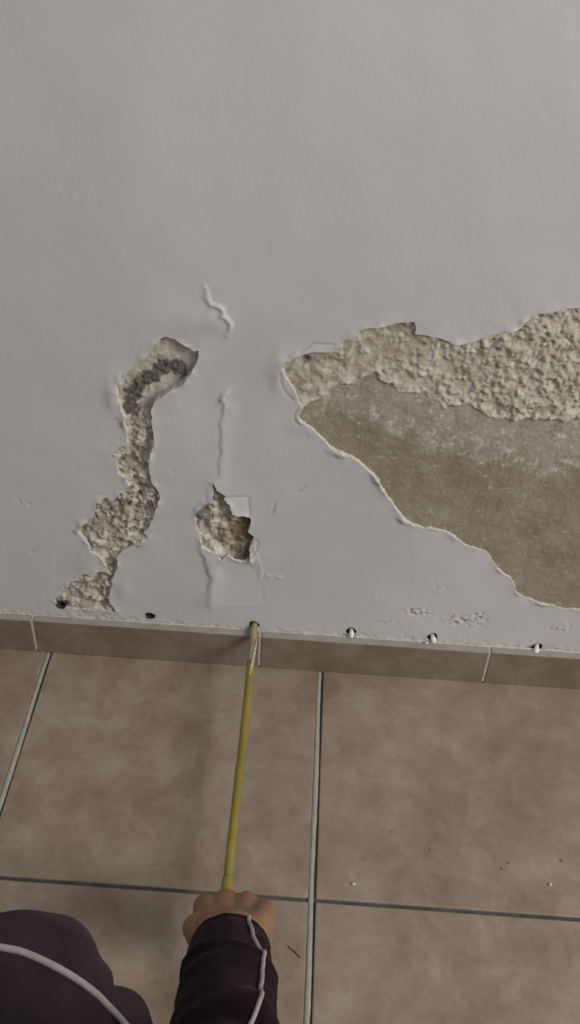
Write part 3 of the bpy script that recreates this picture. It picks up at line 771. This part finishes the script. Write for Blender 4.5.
for px, py in [(-60,938),(-35,942),(0,948),(20,952),(40,960),(60,970),(78,981),(95,994),(108,1007),(122,1022),(136,1040),(150,1062)]:
    d = Vector(ray(px, py)); h_, nn_, _, _ = bvh.ray_cast(Vector(CAM), d.normalized())
    if h_: hits.append(h_+nn_*.0008)
last = hits[-1] if hits else KL
for t in (.35, .55, .75, .95):      # the seam carries on along the thigh
    q_ = KL.lerp(HL, t)+Vc((.06, 0, .12)); h_, nn_, _, _ = bvh.find_nearest(q_)
    hits.append(h_+nn_*.0008)
path = bez(hits[:-4], 5)
Vv, Ff = tube(path, .0024, 8); o = mesh('piping', Vv, Ff, M_pipe, trousers); o['label'] = 'pale piping curving over the knee'
# shoes, hair, eyes
for an, to, dwn in ((AL, TL, Vc((0, 0, -1))), (AR, TR, Vc((0, 0, -1)))):
    f_ = (to-an); f_.z = 0; f_.normalize(); hz0 = .045
    if an is AL:
        ch = [[(an+Vc((0, -.02, -.035)), .040), (an+f_*.08+Vc((0, 0, -.042)), .040), (to+Vc((0, 0, .003)), .035)], [(an, .046), (an+f_*.07+Vc((0, 0, -.02)), .042)]]
        sl = [[(Vc((an.x, an.y-.03, .014)), .012), (Vc((to.x, to.y+.03, .014)), .012)]]
    else:
        ch = [[(an+Vc((0, -.03, -.005)), .046), (an+Vc((0, -.09, -.010)), .044), (an+Vc((0, -.17, -.035)), .036)]]
    shoe = blob('shoe', ch, .006, 6, M_shoe, person)
    ring = blob('sole', [[(Vc((an.x-.02, an.y-.035, .012)), .011), (Vc((an.x-.028, to.y+.01, .012)), .011), (Vc((to.x+.028, to.y+.01, .012)), .011), (Vc((an.x+.02, an.y-.035, .012)), .011)],
                         [(Vc((an.x, an.y-.04, .012)), .011), (Vc((to.x, to.y+.03, .012)), .011)]] if an is AL else
                [[(an+Vc((-.025, -.125, .030)), .010), (an+Vc((.025, -.125, .030)), .010)], [(an+Vc((-.02, -.19, -.03)), .010), (an+Vc((.02, -.19, -.03)), .010)], [(an+Vc((0, -.125, .030)), .014), (an+Vc((0, -.20, -.03)), .014)]], .005, 3, M_sole, shoe)
blob('hair', [[(hp3(0, -.030, .048), .088), (hp3(0, .0, .062), .074)], [(hp3(-.045, -.03, .02), .050), (hp3(.045, -.03, .02), .050)], [(hp3(0, -.05, -.02), .060), (hp3(0, -.04, .03), .08)]], .006, 3, M_hair, person)
for s_ in (-1, 1):
    bm = bmesh.new(); ico(bm, hp3(s_*.031, .073, .010), .0125, 3); e_ = bm_obj('eye', bm, M_eye, person, True)
    bm = bmesh.new(); ico(bm, hp3(s_*.031, .0815, .008), .0055, 2); bm_obj('iris', bm, M_iris, e_, True)

# ------------------------------------------------------------------ crumbs on the floor and ledge
M_crumb = mat_plain('plaster_crumb', (.55, .52, .46), (.70, .67, .62), 200)
def crumb(px, py, r, z0=0.0, xy=None):
    bm = bmesh.new(); vv = ico(bm, Vc((0, 0, 0)), r, 1)
    for v in vv: v.co *= random.uniform(.65, 1.2); v.co.z *= .7
    zmin = min(v.co.z for v in bm.verts)
    for v in bm.verts: v.co.z -= zmin
    o = bm_obj('plaster_crumb', bm, M_crumb); x, y = floor_pt(px, py, z0) if xy is None else xy; o.location = (x, y, z0); o.rotation_euler[2] = random.random()*6
    return o
tag(crumb(354, 885, .0022), 'pale plaster crumb on the floor tile just above the joint crossing', 'crumb')
tag(crumb(550, 885, .0022), 'pale plaster crumb on the floor tile near the right edge', 'crumb')
for px, py, r in ((392,832,.0010),(430,850,.0010),(502,869,.0013),(508,863,.0012),(561,861,.0014)):
    o = crumb(px, py, r); o.name = 'grit_speck'; o.data.materials.clear(); o.data.materials.append(M_gdark)
    tag(o, 'tiny dark grit speck lying on the right-hand floor tile', 'grit', 'dark grit specks on the right-hand tile')
c4 = crumb(0, 0, .0034, SH+.0006, (HOLES[4][0]-.0075, -.0055)); tag(c4, 'white filler crumb on the skirting beside the middle plug', 'crumb')
x, y = floor_pt(288, 947); pts = []
for t in np.linspace(0, 1, 14):
    px, py = 288+12*t+1.5*math.sin(t*3), 946+12*t**.8; a_, b_ = floor_pt(px, py); pts.append((a_, b_, .0007))
Vv, Ff = tube(pts, .0005, 6); tag(mesh('fibre', Vv, Ff, M_hair), 'short dark curled fibre on the floor tile beside the hand', 'fibre')
